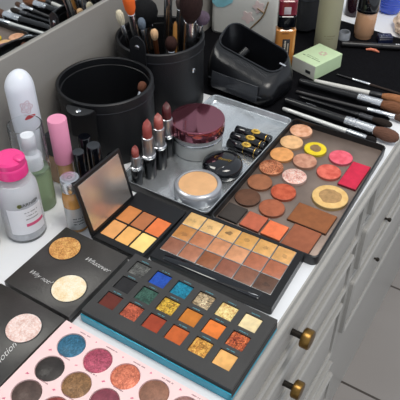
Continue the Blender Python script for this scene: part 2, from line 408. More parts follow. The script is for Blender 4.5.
# concealer palette with mirror lid
cp = thing('concealer_palette', 'small black palette of six cream concealers with its mirrored lid propped open', 'palette', (.3650, .3020, 0))
BX = mat('black_satin', (17, 17, 19), 0.3, var=0.1)
obj('base', slab_bm(.081, .063, 0, .006, .002, .0006), BX, cp)
xs = [-.0405, -.0330, -.0086, -.0072, .0178, .0405]; ys = [-.0315, -.0285, -.0106, -.0094, .0076, .0088, .0262, .0315]
obj('tray', plate_bm(xs, ys, {(1, 1), (1, 3), (1, 5), (3, 1), (3, 3), (3, 5)}, .006, .0100, .0080), BX, cp)
CC = [[('pale yellow cream', (248, 214, 130)), ('golden beige cream', (234, 174, 98)), ('light tan cream', (226, 160, 96))],
      [('orange cream', (224, 118, 62)), ('brown cream', (176, 108, 66)), ('caramel cream', (200, 126, 68))]]
for i, ix in enumerate((1, 3)):
    for j, jy in enumerate((1, 3, 5)):
        nm, c1 = CC[i][j]
        x, y = (xs[ix] + xs[ix + 1]) / 2, (ys[jy] + ys[jy + 1]) / 2
        m = mat('cream ' + nm, c1, 0.32, var=0.1, scale=90, bump=.6, bscale=140)
        square_pan(cp, x, y, .0080, .0096, xs[ix + 1] - xs[ix] - .0003, ys[jy + 1] - ys[jy] - .0003, m, nm + ' pan')
lid = bmesh.new(); slab(lid, .071, .0030, 0, .0625, .0008, .0006); 
lo = obj('lid', lid, BX, cp); lo.location = (-.006, .0302, .0100); lo.rotation_euler = (math.radians(-13), 0, 0)
g = bmesh.new(); slab(g, .063, .0006, .004, .0585, .0003, .0001, 0, -.0016)
child_label(obj('lid_mirror', g, mat('palette_mirror', (214, 206, 198), 0.26, .9, var=0.08, scale=40), lo), 'smudged mirror')

# brown eighteen-pan cream palette
bp_ = thing('foundation_palette', 'black palette of eighteen beige to brown foundation squares, well worn, behind the teal palette', 'palette', (.3735, .2013, 0), math.radians(2.4))
W2, D2 = .0785, .1305
obj('base', slab_bm(W2, D2, 0, .006, .002, .0005), BX, bp_)
R0, R1 = -.0265, .0365
xs = [-W2 / 2, R0, R1, W2 / 2]; ys = [-D2 / 2, -.0582, .0625, D2 / 2]
obj('tray', plate_bm(xs, ys, {(1, 1)}, .006, .0115, .0080), BX, bp_)
sl = obj('brush_slot', slab_bm(.0085, .104, .0116, .0124, .003, .0003, -.0330, .001), GLOSS, bp_); child_label(sl, 'glossy black applicator cover')
B = [[('dark rosy brown', (150, 98, 76)), ('rosy tan', (176, 116, 88)), ('dark caramel', (150, 92, 60)), ('red brown', (148, 92, 72)), ('cocoa', (138, 92, 72)), ('deep brown', (96, 68, 54))],
     [('ochre', (190, 130, 72)), ('warm caramel', (190, 122, 84)), ('peach tan', (206, 142, 102)), ('light peach', (214, 152, 110)), ('terracotta tan', (178, 108, 78)), ('terracotta', (176, 106, 76))],
     [('sand', (224, 180, 116)), ('light sand', (228, 184, 122)), ('golden sand', (222, 170, 104)), ('honey', (210, 156, 86)), ('honey beige', (220, 166, 98)), ('golden beige', (218, 164, 100))]]
px_, py_ = (R1 - R0) / 3, .1207 / 6
for i in range(3):
    for j in range(6):
        x, y = R0 + px_ * (i + .5), .0625 - py_ * (j + .5); nm, c1 = B[i][j]
        o = obj('pan', slab_bm(px_ - .0004, py_ - .0004, .0080, .0112, .0006, .0002, x, y, 2), mat('dull_tin', (150, 150, 150), .4, .8), bp_); child_label(o, 'silver-edged pan')
        wv = tuple(v * (.62 if (i * 5 + j * 3) % 4 == 0 else .86) for v in c1)
        q = obj('cream', slab_bm(px_ - .0015, py_ - .0015, .0110, .0117, .0006, .0003, x, y, 2), mat('foundation ' + nm, c1, 0.4, var=0.16, scale=150, bump=.7, bscale=220), o)
        child_label(q, nm + ' cream')
        if i == 2 or (i, j) in ((1, 0), (0, 5)):
            rd = random.Random(i * 10 + j); u = bmesh.new()
            pts = []
            for a in range(14):
                t = 2 * PI * a / 14; rr_ = .0026 * rd.uniform(.6, 1.25); pts.append((x + rr_ * math.cos(t) + rd.uniform(-.0003, .0003), y + 1.3 * rr_ * math.sin(t)))
            dx, dy = rd.uniform(-.002, .002), rd.uniform(-.002, .002)
            loft(u, [[(a + dx, b + dy, z) for a, b in pts] for z in (.0116, .01178)])
            child_label(obj('worn_spot', u, mat('worn ' + nm, wv, 0.5, var=.25, scale=300), o), 'worn bare patch')

# magnetic palette with its silver lid laid open
mg = thing('magnetic_palette', 'big black magnetic palette lying open, loose round pans in one half, silver lid half beside', 'palette', (.5205, .1872, 0), math.radians(1.4))
obj('base', tray_bm(.2165, .1210, .0120, .0018, .0035, .007), BLACK, mg)
obj('base_liner', slab_bm(.2125, .117, .0035, .0042, .005, .0002), mat('dusty_gunmetal', (136, 120, 110), 0.38, .5, var=.3, scale=22), mg)
ldm = obj('lid', tray_bm(.2125, .1185, .0110, .0010, .0022, .008), mat('lid_black', (30, 30, 32), .4), mg)
ldm.location = (.0005, .1212, 0); ldm.rotation_euler = (0, 0, math.radians(-1.2))
bm = bmesh.new()
loft(bm, [rr(.2108, .1168, .0075, .01125, 6), rr(.2100, .1160, .007, .01135, 6), rr(.2075, .1135, .006, .0108, 6), rr(.2068, .1128, .0055, .0034, 6), rr(.205, .111, .005, .0026, 6)], False, True)
child_label(obj('lid_liner', bm, mat('brushed_tin', (214, 218, 220), 0.24, .8, var=.08, scale=12, stretch=(1, 8, 1), bump=.08, bscale=60), ldm), 'silver metal inside of the lid')
MF = .0042      # floor of the palette
GP = 'loose pans in the magnetic palette'
STEEL = mat('pan_tin', (120, 112, 104), 0.35, .9)
def mpan(x, y, r, c1, lab, c2=None, g=0.0, spot=None, h=.0030, rot=0):
    t = thing('makeup_pan', lab, 'pan', (x, y, MF), 0, GP)
    tinted = mat('tin ' + lab[:24], tuple(v * .78 for v in c1), .5, .1)
    obj('pan', lathe_bm([(r, 0), (r, h - .0002), (r - .0005, h), (r - .0009, h - .0002)], 44), tinted, t)
    p = obj('powder', lathe_bm([(r - .0004, .0004), (r - .0004, h - .0001), (r - .0008, h + .0002), (r * .5, h + .0004), (0, h + .0004)], 44), powder('mag ' + lab, c1, c2, g), t)
    if spot:
        rd = random.Random(len(lab)); rs = r * spot[1]
        pts = [(rs * rd.uniform(.88, 1.1) * math.cos(2 * PI * a / 18), rs * rd.uniform(.88, 1.1) * math.sin(2 * PI * a / 18)) for a in range(18)]
        u = bmesh.new(); loft(u, [[(a, b, z) for a, b in pts] for z in (h, h + .0006)])
        child_label(obj('worn_spot', u, mat('spot ' + lab[:20], spot[0], .45, spot[2], var=.2, scale=200), t), spot[3])
R = .0141
mpan(.6115, .2330, R, (234, 182, 148), 'pale peach round pan at the far left corner of the magnetic palette', (206, 142, 104))
mpan(.5830, .2325, R, (238, 188, 134), 'light apricot round pan second from the far end in the left column')
mpan(.5857, .2022, .0136, (240, 214, 50), 'bright yellow round pan worn through to a grey patch', (226, 196, 40), 0, ((150, 120, 80), .52, .3, 'bare worn patch'))
mpan(.5543, .2315, R, (230, 162, 98), 'mustard orange round pan third in the left column')
mpan(.5860, .1696, R, (240, 108, 126), 'hot pink round blush pan above the red rectangle', (220, 84, 100))
mpan(.5572, .2029, R, (206, 152, 126), 'rosy beige round pan between the yellow one and the shimmer pink one', (172, 116, 92))
mpan(.5528, .1707, R, (228, 114, 96), 'coral round blush pan between hot pink pan and large cream pan', (202, 86, 72))
mpan(.5255, .2308, R, (204, 134, 96), 'bronze shimmer round pan beside the stick lipsticks', (160, 90, 58), .8)
mpan(.5243, .2007, R, (244, 204, 190), 'shimmery pale pink round pan in the middle of the palette', (214, 158, 144), .7)
mpan(.4945, .2295, R, (158, 100, 68), 'warm brown round pan above the darkest round pan')
mpan(.5115, .1518, .0198, (234, 196, 130), 'large cream round pan worn to a bare ring', (224, 180, 112), 0, ((178, 140, 92), .62, .15, 'worn darker centre'), .0040)
mpan(.4642, .2285, R, (102, 68, 50), 'darkest brown round pan in the left column')
mpan(.4930, .1992, R, (200, 96, 66), 'brick orange round pan below the pale pink one', (172, 74, 48))
mpan(.4625, .1980, R, (172, 98, 68), 'reddish tan round pan nearest the small squares')
def rpan_thing(x0, x1, y0, y1, c1, lab, z=MF, h=.0024):
    t = thing('makeup_pan', lab, 'pan', ((x0 + x1) / 2, (y0 + y1) / 2, z), 0, GP)
    obj('pan', slab_bm(x1 - x0, y1 - y0, 0, h, .0008, .0002), mat('tin ' + lab[:24], tuple(v * .6 for v in c1), .5, .2), t)
    obj('powder', slab_bm(x1 - x0 - .001, y1 - y0 - .001, h - .0002, h + .0004, .0008, .0003), powder('mag ' + lab, c1, tuple(v * .93 for v in c1)), t)
rpan_thing(.5385, .5870, .1325, .1545, (214, 44, 76), 'crimson red rectangular blush pan at the right side of the palette')
rpan_thing(.4555, .4870, .1325, .1770, (150, 92, 56), 'caramel brown rectangular pan below the large cream pan')
rpan_thing(.4190, .4540, .1360, .1665, (160, 94, 66), 'reddish brown rectangular pan at the near right corner')
rpan_thing(.4215, .4450, .1685, .1910, (244, 126, 80), 'bright orange square pan in the near row')
rpan_thing(.4215, .4460, .1930, .2160, (196, 104, 76), 'terracotta square pan between orange and charcoal squares')
rpan_thing(.4215, .4470, .2185, .2415, (64, 58, 54), 'charcoal square pan at the near left corner of the palette')

# ------------------------------------------------------------------ things standing in the tin lid
TZ = .0026
def lipstick(x, y, r, hb, hs, ht, col, lab, rz):
    t = thing('lipstick', lab, 'lipstick', (x, y, TZ), rz, 'open bullet lipsticks in the silver lid')
    obj('case', lathe_bm([(r * .97, 0), (r, .0006), (r, hb - .004), (r * .98, hb - .0035)], 28), mat('lip_case', (14, 15, 17), .18), t)
    child_label(obj('collar', lathe_bm([(r * 1.0, hb - .0036), (r * 1.02, hb - .003), (r * 1.02, hb - .0004), (r * .9, hb), (r * .84, hb + .0001)], 28), SILVER, t), 'silver collar')
    child_label(obj('sleeve', lathe_bm([(r * .84, hb), (r * .84, hs - .0015), (r * .80, hs - .0005), (r * .70, hs)], 28), mat('satin_silver', (178, 178, 180), .3, 1), t), 'silver sleeve')
    b = bmesh.new(); rb = r * .66; loops = []
    for k_ in range(9):                                     # bullet cut on a slant with a rounded tip
        f = k_ / 8
        z_hi = hs + (ht - hs) * f
        s = 1 if f < .45 else math.sqrt(max(0.02, 1 - ((f - .45) / .56) ** 2))
        cxx = rb * (1 - s) * .75
        loops.append([(cxx + rb * s * math.cos(a), rb * (.55 * s + .45 * min(1, s * 1.3)) * math.sin(a), z_hi - (.0018 * f) * math.cos(a + PI)) for a in [2 * PI * i / 20 for i in range(20)]])
    loft(b, loops); child_label(obj('bullet', b, mat('lip ' + lab[:16], col, .38, var=.1, scale=120), t), 'slanted colour bullet')
lipstick(.4240, .3485, .0063, .0250, .0385, .0490, (138, 64, 58), 'smallest rose lipstick, nearest the mirrored lid', .5)
lipstick(.4428, .3446, .0081, .0315, .0546, .0730, (142, 64, 58), 'tall warm rose lipstick next to the smallest one', .4)
lipstick(.4634, .3440, .0080, .0317, .0550, .0695, (152, 76, 68), 'dusty peach-rose lipstick third in the line of four', .7)
lipstick(.4868, .3490, .0079, .0312, .0527, .0700, (78, 26, 28), 'deep wine red lipstick at the far end of the line', .6)

t = thing('powder_jar', 'frosted loose powder jar with glossy burgundy lid beside the wine lipstick', 'jar', (.5185, .3275, TZ))
obj('jar_body', lathe_bm([(.0285, 0), (.0300, .001), (.0302, .020), (.0295, .0225), (.0285, .027), (.0285, .029)], 48), mat('frosted_glass', (196, 198, 196), .35, trans=.35, var=.05), t)
child_label(obj('inner_cup', lathe_bm([(.0305, .0195), (.0309, .0200), (.0309, .0215), (.0305, .022)], 48), SILVER, t), 'silver band')
child_label(obj('lid', lathe_bm([(.0310, .0275), (.0324, .0282), (.0326, .0295), (.0326, .0412), (.0320, .0424), (.0312, .0427), (.0300, .0426), (0, .0424)], 56), mat('burgundy_gloss', (150, 84, 98), .06, .9, coat=.5, var=.03), t), 'glossy burgundy screw lid')

t = thing('powder_pot', 'open grey pot of beige cream foundation at the near corner of the silver lid', 'pot', (.4437, .2800, TZ))
obj('pot_body', lathe_bm([(.0245, 0), (.0258, .001), (.0264, .004), (.0266, .0125), (.0263, .0148), (.0252, .0160), (.0222, .0168), (.0214, .0160), (.0212, .0120)], 56), mat('satin_grey', (168, 171, 176), .3, .45, var=.04), t)
child_label(obj('cream', lathe_bm([(.0213, .012), (.0213, .0152), (.019, .0157), (0, .0156)], 48), mat('beige_cream', (222, 172, 122), .42, var=.08, scale=70, bump=.4, bscale=120), t), 'beige cream')

t = thing('powder_compact', 'closed glossy black round compact with gold lettering between pot and stick lipsticks', 'compact', (.4935, .2778, TZ))
obj('lower_shell', lathe_bm([(.0185, 0), (.0220, .0012), (.0232, .0040), (.0234, .0075), (.0230, .0080)], 48), GLOSS, t)
obj('lid', lathe_bm([(.0230, .0083), (.0236, .0090), (.0235, .0105), (.0222, .0140), (.0185, .0165), (.0120, .0180), (.0050, .0186), (0, .0187)], 48), GLOSS, t)
b = bmesh.new(); tube(b, [(-.001 + .0024 * math.cos(a), .0072 + .0024 * math.sin(a), .0187 - .0006) for a in [2 * PI * i / 14 for i in range(14)]], .0004, 6, True)
lt = text_bm('Beauty', .0058, .3, .0002); place(lt, (-.0005, -.0030, .01875), -PI / 2 + .25)
me_ = bpy.data.meshes.new('tmp'); lt.to_mesh(me_); lt.free(); b.from_mesh(me_); bpy.data.meshes.remove(me_)
child_label(obj('lettering', b, GOLD, t), 'gold emblem and lettering')

for i, (x, y0, y1, lab) in enumerate(((.5685, .2545, .3015, 'black capped stick lipstick with gold oval, farthest of the three'), (.5535, .2545, .3000, 'black capped stick lipstick with gold oval, middle of the three'), (.5385, .2530, .2960, 'black capped stick lipstick with gold oval, nearest the compact'))):
    r = .0062
    t = thing('lipstick', lab, 'lipstick', (x, (y0 + y1) / 2, TZ + r), 0.0, 'closed black lipsticks with gold ovals'); t.rotation_euler = (0, 0, math.radians(3 - 2 * i)); L = y1 - y0
    ax = ((0, L / 2, 0), (0, -1, 0))
    obj('cap', lathe_bm([(r * .9, 0), (r, .0008), (r, L * .53), (r * .97, L * .53 + .0003)], 28, axis=ax), GLOSS, t)
    child_label(obj('band', lathe_bm([(r * .96, L * .53), (r * 1.02, L * .535), (r * 1.02, L * .55), (r * .96, L * .555)], 28, axis=ax), GOLD, t), 'gold band')
    obj('case', lathe_bm([(r * .97, L * .55), (r, L * .555), (r, L - .003), (r * 1.0, L - .0008), (r * .93, L)], 28, axis=ax), GLOSS, t)
    child_label(obj('trim_ring', lathe_bm([(r, L - .0060), (r * 1.02, L - .0058), (r * 1.02, L - .0053), (r, L - .0051)], 28, axis=ax), GOLD, t), 'thin gold ring')
    e = bmesh.new(); loops = []
    for k_, (s, z) in enumerate(((1, 0), (1.03, .0006), (.9, .0014), (.72, .0016), (.62, .0013))):
        loops.append([(.0044 * s * math.cos(a), -.003 + .0058 * s * math.sin(a), r * 1.0 + z - .0002) for a in [2 * PI * q / 24 for q in range(24)]])
    loft(e, loops); em = obj('emblem', e, mat('gold_paint', (226, 186, 84), .3, .45), t); child_label(em, 'raised gold oval')
    b = tube_bm([(.0016 * math.cos(a) , -.003 + .0022 * math.sin(a), r + .0013) for a in [2 * PI * q / 14 for q in range(12)]], .0004, 6); obj('emblem_mark', b, mat('dark_gold', (140, 100, 40), .3, 1), em)

# ------------------------------------------------------------------ brush cups
def cup(x, y, r, h, lab, tab_ang, snap_angs, lids):
    t = thing('brush_cup', lab, 'cup', (x, y, 0))
    obj('cup_body', lathe_bm([(r - .003, 0), (r - .001, .001), (r - .001, h - .012), (r, h - .0115), (r, h - .001), (r - .0012, h), (r - .003, h), (r - .004, h - .001), (r - .004, h - .009), (r - .0052, h - .0095), (r - .0055, .003), (0, .003)], 64), LEATHER, t)
    child_label(obj('seam', lathe_bm([(r - .0012, h - .0122), (r + .0003, h - .0120), (r + .0003, h - .0112), (r - .0012, h - .011)], 64, cap0=False, cap1=False), mat('seam_grey', (48, 50, 55), .5), t), 'raised seam')
    return t
c1 = cup(.4785, .4290, .0565, .0845, 'black leather brush cup holding one small brush, nearer of the two', 0, (), 0)
# folded-out tab with a snap on the left side of the nearer cup
b = bmesh.new(); loops = []
A = math.radians(192)
for k_ in range(11):
    f = k_ / 10
    if f < .55: rad, z, hw = .0567, .040 + .040 * f / .55, .0165
    else: u = (f - .55) / .45; rad, z, hw = .0567 + .0160 * u, .080 - .0015 * u * u, .0170 * math.sqrt(max(.03, 1 - u * u * .97))
    c_, s_ = math.cos(A), math.sin(A)
    loops.append([(c_ * q - s_ * v, s_ * q + c_ * v, zz) for q, v, zz in ((rad, -hw, z), (rad, hw, z), (rad + (.0014 if f < .55 else 0), hw, z + (0 if f < .55 else .0014)), (rad + (.0014 if f < .55 else 0), -hw, z + (0 if f < .55 else .0014)))])
loft(b, loops); tb = obj('strap_tab', b, LEATHER, c1)
child_label(obj('snap', lathe_bm([(.0032, .0), (.0032, .0012), (.002, .0018), (0, .0019)], 20, cx=-.0635, cy=-.0135), SILVER, tb, loc=(0, 0, .0800)), 'silver snap')
c2 = cup(.5925, .4300, .0565, .0935, 'black leather brush cup full of brushes, farther of the two', 0, (), 0)
b = bmesh.new(); A = math.radians(188); loops = []
for k_ in range(13):
    f = k_ / 12; z = .055 + .062 * f
    hw = .0105 if z < .105 else .0105 * math.sqrt(max(.02, 1 - ((z - .105) / .0122) ** 2))
    rad = .0567 + .001 * f; c_, s_ = math.cos(A), math.sin(A)
    loops.append([(c_ * q - s_ * v, s_ * q + c_ * v, z) for q, v in ((rad, -hw), (rad, hw), (rad + .0018, hw), (rad + .0018, -hw))])
loft(b, loops); tb = obj('strap_tab', b, LEATHER, c2)
ax = ((math.cos(A) * .0592, math.sin(A) * .0592, .103), (math.cos(A), math.sin(A), 0))
child_label(obj('snap', lathe_bm([(.0032, 0), (.0032, .0008), (.002, .0014), (0, .0015)], 20, axis=ax), SILVER, tb), 'silver snap')
A = math.radians(262)
ax = ((math.cos(A) * .0553, math.sin(A) * .0553, .062), (math.cos(A), math.sin(A), 0))
child_label(obj('snap', lathe_bm([(.0030, 0), (.0030, .0009), (.0018, .0014), (0, .0015)], 20, axis=ax), SILVER, c2), 'silver snap')

HAIR = {}
def hair(name, col):
    return mat('hair ' + name, col, .75, var=.3, scale=40, bump=.9, bscale=80, stretch=(30, 30, 2), spec=.2)
def brush(p0, p1, handle, ferr, hcol, lab, grp, rh=.0035, rf=.0045, rb=.006, fh=.55, ff=.75, shape='dome', rings=False, name='makeup_brush', fmat=None):
    """p0 = handle end, p1 = tip of the hair"""
    p0 = Vector(p0); p1 = Vector(p1); L = (p1 - p0).length
    t = thing(name, lab, 'brush', p0, 0, grp); t.rotation_mode = 'QUATERNION'; t.rotation_quaternion = (p1 - p0).to_track_quat('Z', 'Y')
    obj('handle', lathe_bm([(rh * .6, 0), (rh * .85, .0012), (rh * .92, L * fh * .15), (rh * 1.0, L * fh * .6), (rh * 1.05, L * fh * .85), (rf * .92, L * fh)], 16), handle, t)
    prof = [(rf * .9, L * fh - .0003), (rf, L * fh + .0004)]
    if rings:
        for q in (.10, .22, .34):
            z = L * (fh + (ff - fh) * q); prof += [(rf, z), (rf * 1.13, z + .0005), (rf * 1.13, z + .0012), (rf, z + .0017)]
    prof += [(rf * 1.02, L * ff - .0006), (rf * .9, L * ff)]
    child_label(obj('ferrule', lathe_bm(prof, 18), fmat or SILVER, t), 'metal ferrule')
    l0, l1 = L * ff - .0002, L
    if shape == 'dome': pr = [(rf * .88, 0), (rb * .85, .2), (rb, .5), (rb * .92, .75), (rb * .65, .92), (rb * .25, .99), (0, 1)]
    elif shape == 'flat': pr = [(rf * .88, 0), (rb * .9, .3), (rb, .7), (rb * .98, .93), (rb * .8, 1)]
    else: pr = [(rf * .88, 0), (rb * .9, .25), (rb, .45), (rb * .55, .8), (0, 1)]
    child_label(obj('bristles', lathe_bm([(q, l0 + (l1 - l0) * z) for q, z in pr], 22), hcol, t), 'soft hair tuft')
    return t
HB = mat('black_handle', (20, 20, 22), .25); HW = mat('white_handle', (214, 212, 206), .4); HWOOD = mat('wood_handle', (176, 122, 60), .4, var=.2); HBR = mat('brown_handle', (92, 58, 40), .35)
WHF = mat('white_ferrule', (226, 226, 222), .3, .3)
GC = 'brushes standing in the farther cup'
X0, Y0c = .600, .437
brush((.583, .458, .005), (.558, .466, .130), HB, 0, hair('cream', (232, 218, 190)), 'small cream-tipped brush at the left of the farther cup', GC, .002, .0030, .0050, .5, .84)
brush((.575, .442, .005), (.541, .436, .162), HB, 0, mat('orange_sponge', (236, 104, 36), .7, var=.08), 'bright orange headed applicator in the farther cup', GC, .003, .0045, .0072, .5, .84, 'flat')
brush((.595, .446, .005), (.577, .447, .117), HB, 0, hair('slate', (110, 122, 136)), 'slate grey tipped thin brush in the farther cup', GC, .002, .0028, .0050, .35, .86)
brush((.592, .430, .005), (.577, .428, .107), HBR, 0, hair('peach', (226, 184, 140)), 'peach-tipped short brush in the farther cup', GC, .002, .0032, .0050, .35, .86, fmat=mat('bronze_ferrule', (120, 74, 50), .3, .8))
brush((.592, .412, .005), (.582, .406, .100), HB, 0, hair('dkbrown', (58, 36, 32)), 'dark brown rounded brush low at the cup rim', GC, .003, .0045, .0078, .4, .80)
brush((.611, .436, .006), (.603, .421, .165), HB, 0, hair('espresso', (60, 40, 34)), 'tall brush with long silver ferrule near the middle of the cup', GC, .0035, .0052, .0062, .30, .90)
brush((.605, .400, .006), (.600, .386, .162), HB, 0, hair('mocha', (48, 32, 30)), 'large dark brown powder brush with wide silver ferrule', GC, .004, .0075, .0145, .35, .72)
brush((.606, .415, .006), (.626, .385, .121), HB, 0, hair('violet', (92, 78, 92)), 'fluffy purple-grey brush leaning over the right rim', GC, .003, .0046, .0098, .45, .86)
brush((.622, .410, .006), (.617, .400, .105), SILVER, 0, hair('ash', (150, 150, 150)), 'thin silver-handled brush beside the wooden handle', GC, .0018, .0024, .0026, .5, .88)
b = lathe_bm([(.0012, 0), (.0022, .002), (.0028, .05), (.0032, .088), (.0024, .112), (.0008, .116)], 14)
hz = tag(obj('wooden_stick', b, HWOOD), 'bare wooden brush handle end pointing up from the farther cup', 'brush', GC); hz.location = (.600, .417, ZC + .0035); hz.rotation_mode = 'QUATERNION'; hz.rotation_quaternion = Vector((-.10, -.12, 1)).to_track_quat('Z', 'Y')
# dark fluffy brush behind the tab
brush((.608, .456, .006), (.606, .464, .126), HB, 0, hair('jet', (20, 20, 22)), 'broad black fluffy brush at the back of the farther cup', GC, .004, .0085, .0175, .45, .72)
brush((.630, .432, .008), (.634, .424, .130), SILVER, 0, hair('smoke', (84, 70, 66)), 'silver brush standing right of the big powder brush', GC, .0030, .0050, .0070, .3, .86)
brush((.462, .398, .005), (.502, .391, .082), HB, 0, hair('russet', (108, 68, 52)), 'single russet-tipped brush lying inside the nearer cup', None, .002, .0026, .0052, .6, .86)

# ------------------------------------------------------------------ bottles at the left
FA = math.radians(233)
t = thing('spray_can', 'tall white round-topped bottle with faint rose drawing and red mark', 'bottle', (.3745, .4530, 0))
prof = [(.0135, 0), (.0152, .001), (.0152, .118)]
for q in range(1, 9): a = q / 8 * PI / 2; prof.append((.0152 * math.cos(a) * 1.0, .118 + .0200 * math.sin(a)))
b = lathe_bm(prof, 40)
for v in b.verts:
    if v.co.z > .118: v.co.z += .25 * (v.co.x * math.cos(FA - 1.2) * -1 + v.co.y * math.sin(FA - 1.2) * -1) * ((v.co.z - .118) / .02) * .8
obj('bottle_body', b, mat('white_satin', (226, 230, 238), .3, var=.02), t)
b = bmesh.new()
for k_ in range(3):
    rr_ = .0058 - k_ * .0018
    tube(b, [((rr_ * (1 + .18 * math.cos(5 * a + k_))) * math.cos(a), rr_ * 1.15 * (1 + .18 * math.cos(5 * a + k_)) * math.sin(a), .0002) for a in [2 * PI * q / 40 for q in range(40)]], .00026, 5, True)
for v in b.verts:
    a = FA + .12 + v.co.x / .0152; R_ = .0152 + v.co.z * .5; v.co = (R_ * math.cos(a), R_ * math.sin(a), .103 + v.co.y)
child_label(obj('rose_print', b, mat('rose_ink', (186, 136, 146), .5, var=0), t), 'faint pink rose drawing')
b = bmesh.new(); up, dn = [], []
for q in range(15):
    f = q / 14; x = -.0058 + .0125 * f; w_ = .0022 * math.sin(PI * f) ** .6 + .0002; y = .0035 * (f - .5) + .0008 * math.sin(5 * f)
    up.append((x, y + w_)); dn.append((x, y - w_))
loft(b, [[(x, y, z) for x, y in up + dn[::-1]] for z in (0, .0002)])
bmesh.ops.triangulate(b, faces=b.faces[:])
for v in b.verts:
    a = FA + .22 + v.co.x / .0152; R_ = .0152 + v.co.z; v.co = (R_ * math.cos(a), R_ * math.sin(a), .0905 + v.co.y)
child_label(obj('red_print', b, mat('red_ink', (190, 48, 56), .45, var=0), t), 'red ribbon print')

t = thing('spray_bottle', 'clear-capped mist bottle with pale green liquid behind the pink-capped bottle', 'bottle', (.3426, .4191, 0))
obj('bottle_body', lathe_bm([(.0150, 0), (.0163, .001), (.0163, .046), (.0150, .050), (.009, .052)], 36), mat('green_liquid_glass', (176, 200, 160), .12, trans=.55, ior=1.35, var=0), t)
b = lathe_bm([(.0172, .050), (.0174, .051), (.0174, .1030), (.0170, .1040), (.0160, .1040), (.0160, .0505)], 40, cap0=False, cap1=False); child_label(obj('clear_cap', b, CLEAR, t), 'clear dome cap')
obj('pump_collar', lathe_bm([(.0105, .050), (.0105, .066), (.009, .068), (.0065, .069), (.0065, .076)], 28), WHITEP, t)
obj('nozzle', lathe_bm([(.0058, .074), (.0075, .0765), (.0078, .088), (.0068, .091), (0, .0912)], 26), WHITEP, t)

t = thing('micellar_bottle', 'clear bottle with bright pink flip cap and white label at the left edge', 'bottle', (.3023, .4027, 0))
obj('bottle_body', lathe_bm([(.0185, 0), (.0205, .0012), (.0210, .004), (.0210, .056), (.0200, .064), (.0168, .0705), (.0145, .0745), (.0135, .0780)], 44), mat('clear_bottle', (244, 246, 250), .05, trans=.85, ior=1.12, var=0), t)
obj('liquid', lathe_bm([(.0180, .002), (.0198, .0035), (.0200, .055), (.0190, .063), (.0160, .0690)], 40), mat('pale_liquid', (250, 250, 253), .2, trans=.4, ior=1.12, var=.05), t)
lb = obj('label', patch_bm(.0211, FA - .75, FA + 1.05, .013, .0455, 22), mat('label_paper', (232, 232, 236), .5, var=.02), t); child_label(lb, 'white paper label')
child_label(obj('label_band', patch_bm(.0214, FA + .05, FA + 1.0, .0230, .0265, 16), mat('label_pink', (214, 92, 130), .5, var=0), lb), 'pink band')
b = wrap(text_bm('GARNIER', .0054, 0, .0001), .0215, FA + .38, .0505); child_label(obj('lettering', b, mat('grey_print', (52, 54, 52), .6, var=0), lb), 'grey printed name')
b = bmesh.new(); lathe(b, [(.0024, 0), (.0024, .0002), (0, .0002)], 18); 
for v in b.verts: x, y, z = v.co; a = FA - .08 + x / .0213; R_ = .0213 + z; v.co = (R_ * math.cos(a), R_ * math.sin(a), .0505 + y)
child_label(obj('logo', b, mat('olive_print', (104, 110, 44), .6, var=0), lb), 'olive round logo')
b = bmesh.new()
for q in range(3): ticks(b, 0, .0040 - q * .0042, 0, .014 - 3 * (q % 2) * .001, .0013, 'x', q + 90)
for v in b.verts: x, y, z = v.co; a = FA + .4 + x / .0214; R_ = .0214 + z; v.co = (R_ * math.cos(a), R_ * math.sin(a), .0365 + y)
obj('small_print', b, mat('grey_print2', (120, 120, 124), .6, var=0), lb)
cb = obj('flip_cap', lathe_bm([(.0146, .0765), (.0154, .0774), (.0156, .0865), (.0152, .0885), (.0148, .0890), (.0150, .0896), (.0148, .0940), (.0128, .0962), (.007, .0969), (0, .0970)], 40), mat('hot_pink', (238, 62, 138), .25, var=.03), t); child_label(cb, 'bright pink flip cap')
b = bmesh.new(); slab(b, .009, .010, .0950, .0982, .003, .0008, .0155 * math.cos(FA + .9) * .72, .0155 * math.sin(FA + .9) * .72); obj('cap_lip', b, MATS['hot_pink'], cb)

t = thing('dropper_bottle', 'dark bottle with yellowish base cut by the left edge of the photo', 'bottle', (.2650, .4230, 0))
obj('bottle_body', lathe_bm([(.0125, 0), (.0138, .001), (.0138, .040), (.010, .046)], 32), mat('dark_amber', (70, 58, 40), .15, trans=.3), t)
child_label(obj('lower_band', lathe_bm([(.0139, .002), (.0141, .0025), (.0141, .012), (.0139, .0125)], 32), mat('olive_yellow', (168, 150, 70), .4), t), 'yellowish lower band')
child_label(obj('cap', lathe_bm([(.0115, .045), (.012, .046), (.012, .090), (.011, .092), (0, .092)], 32), mat('soft_pink_cap', (226, 178, 196), .4), t), 'pale pink cap')

t = thing('concealer_tube', 'tan liquid concealer with long matte pink cap', 'concealer', (.3690, .4010, 0))
obj('tube_body', lathe_bm([(.0078, 0), (.0088, .001), (.0088, .050)], 28), mat('tan_liquid', (190, 146, 104), .15, coat=.6, var=.05), t)
child_label(obj('cap', lathe_bm([(.0096, .049), (.0099, .050), (.0099, .1010), (.0094, .1018), (0, .1018)], 36), mat('matte_pink', (226, 146, 176), .5, var=.02), t), 'matte pink cap')

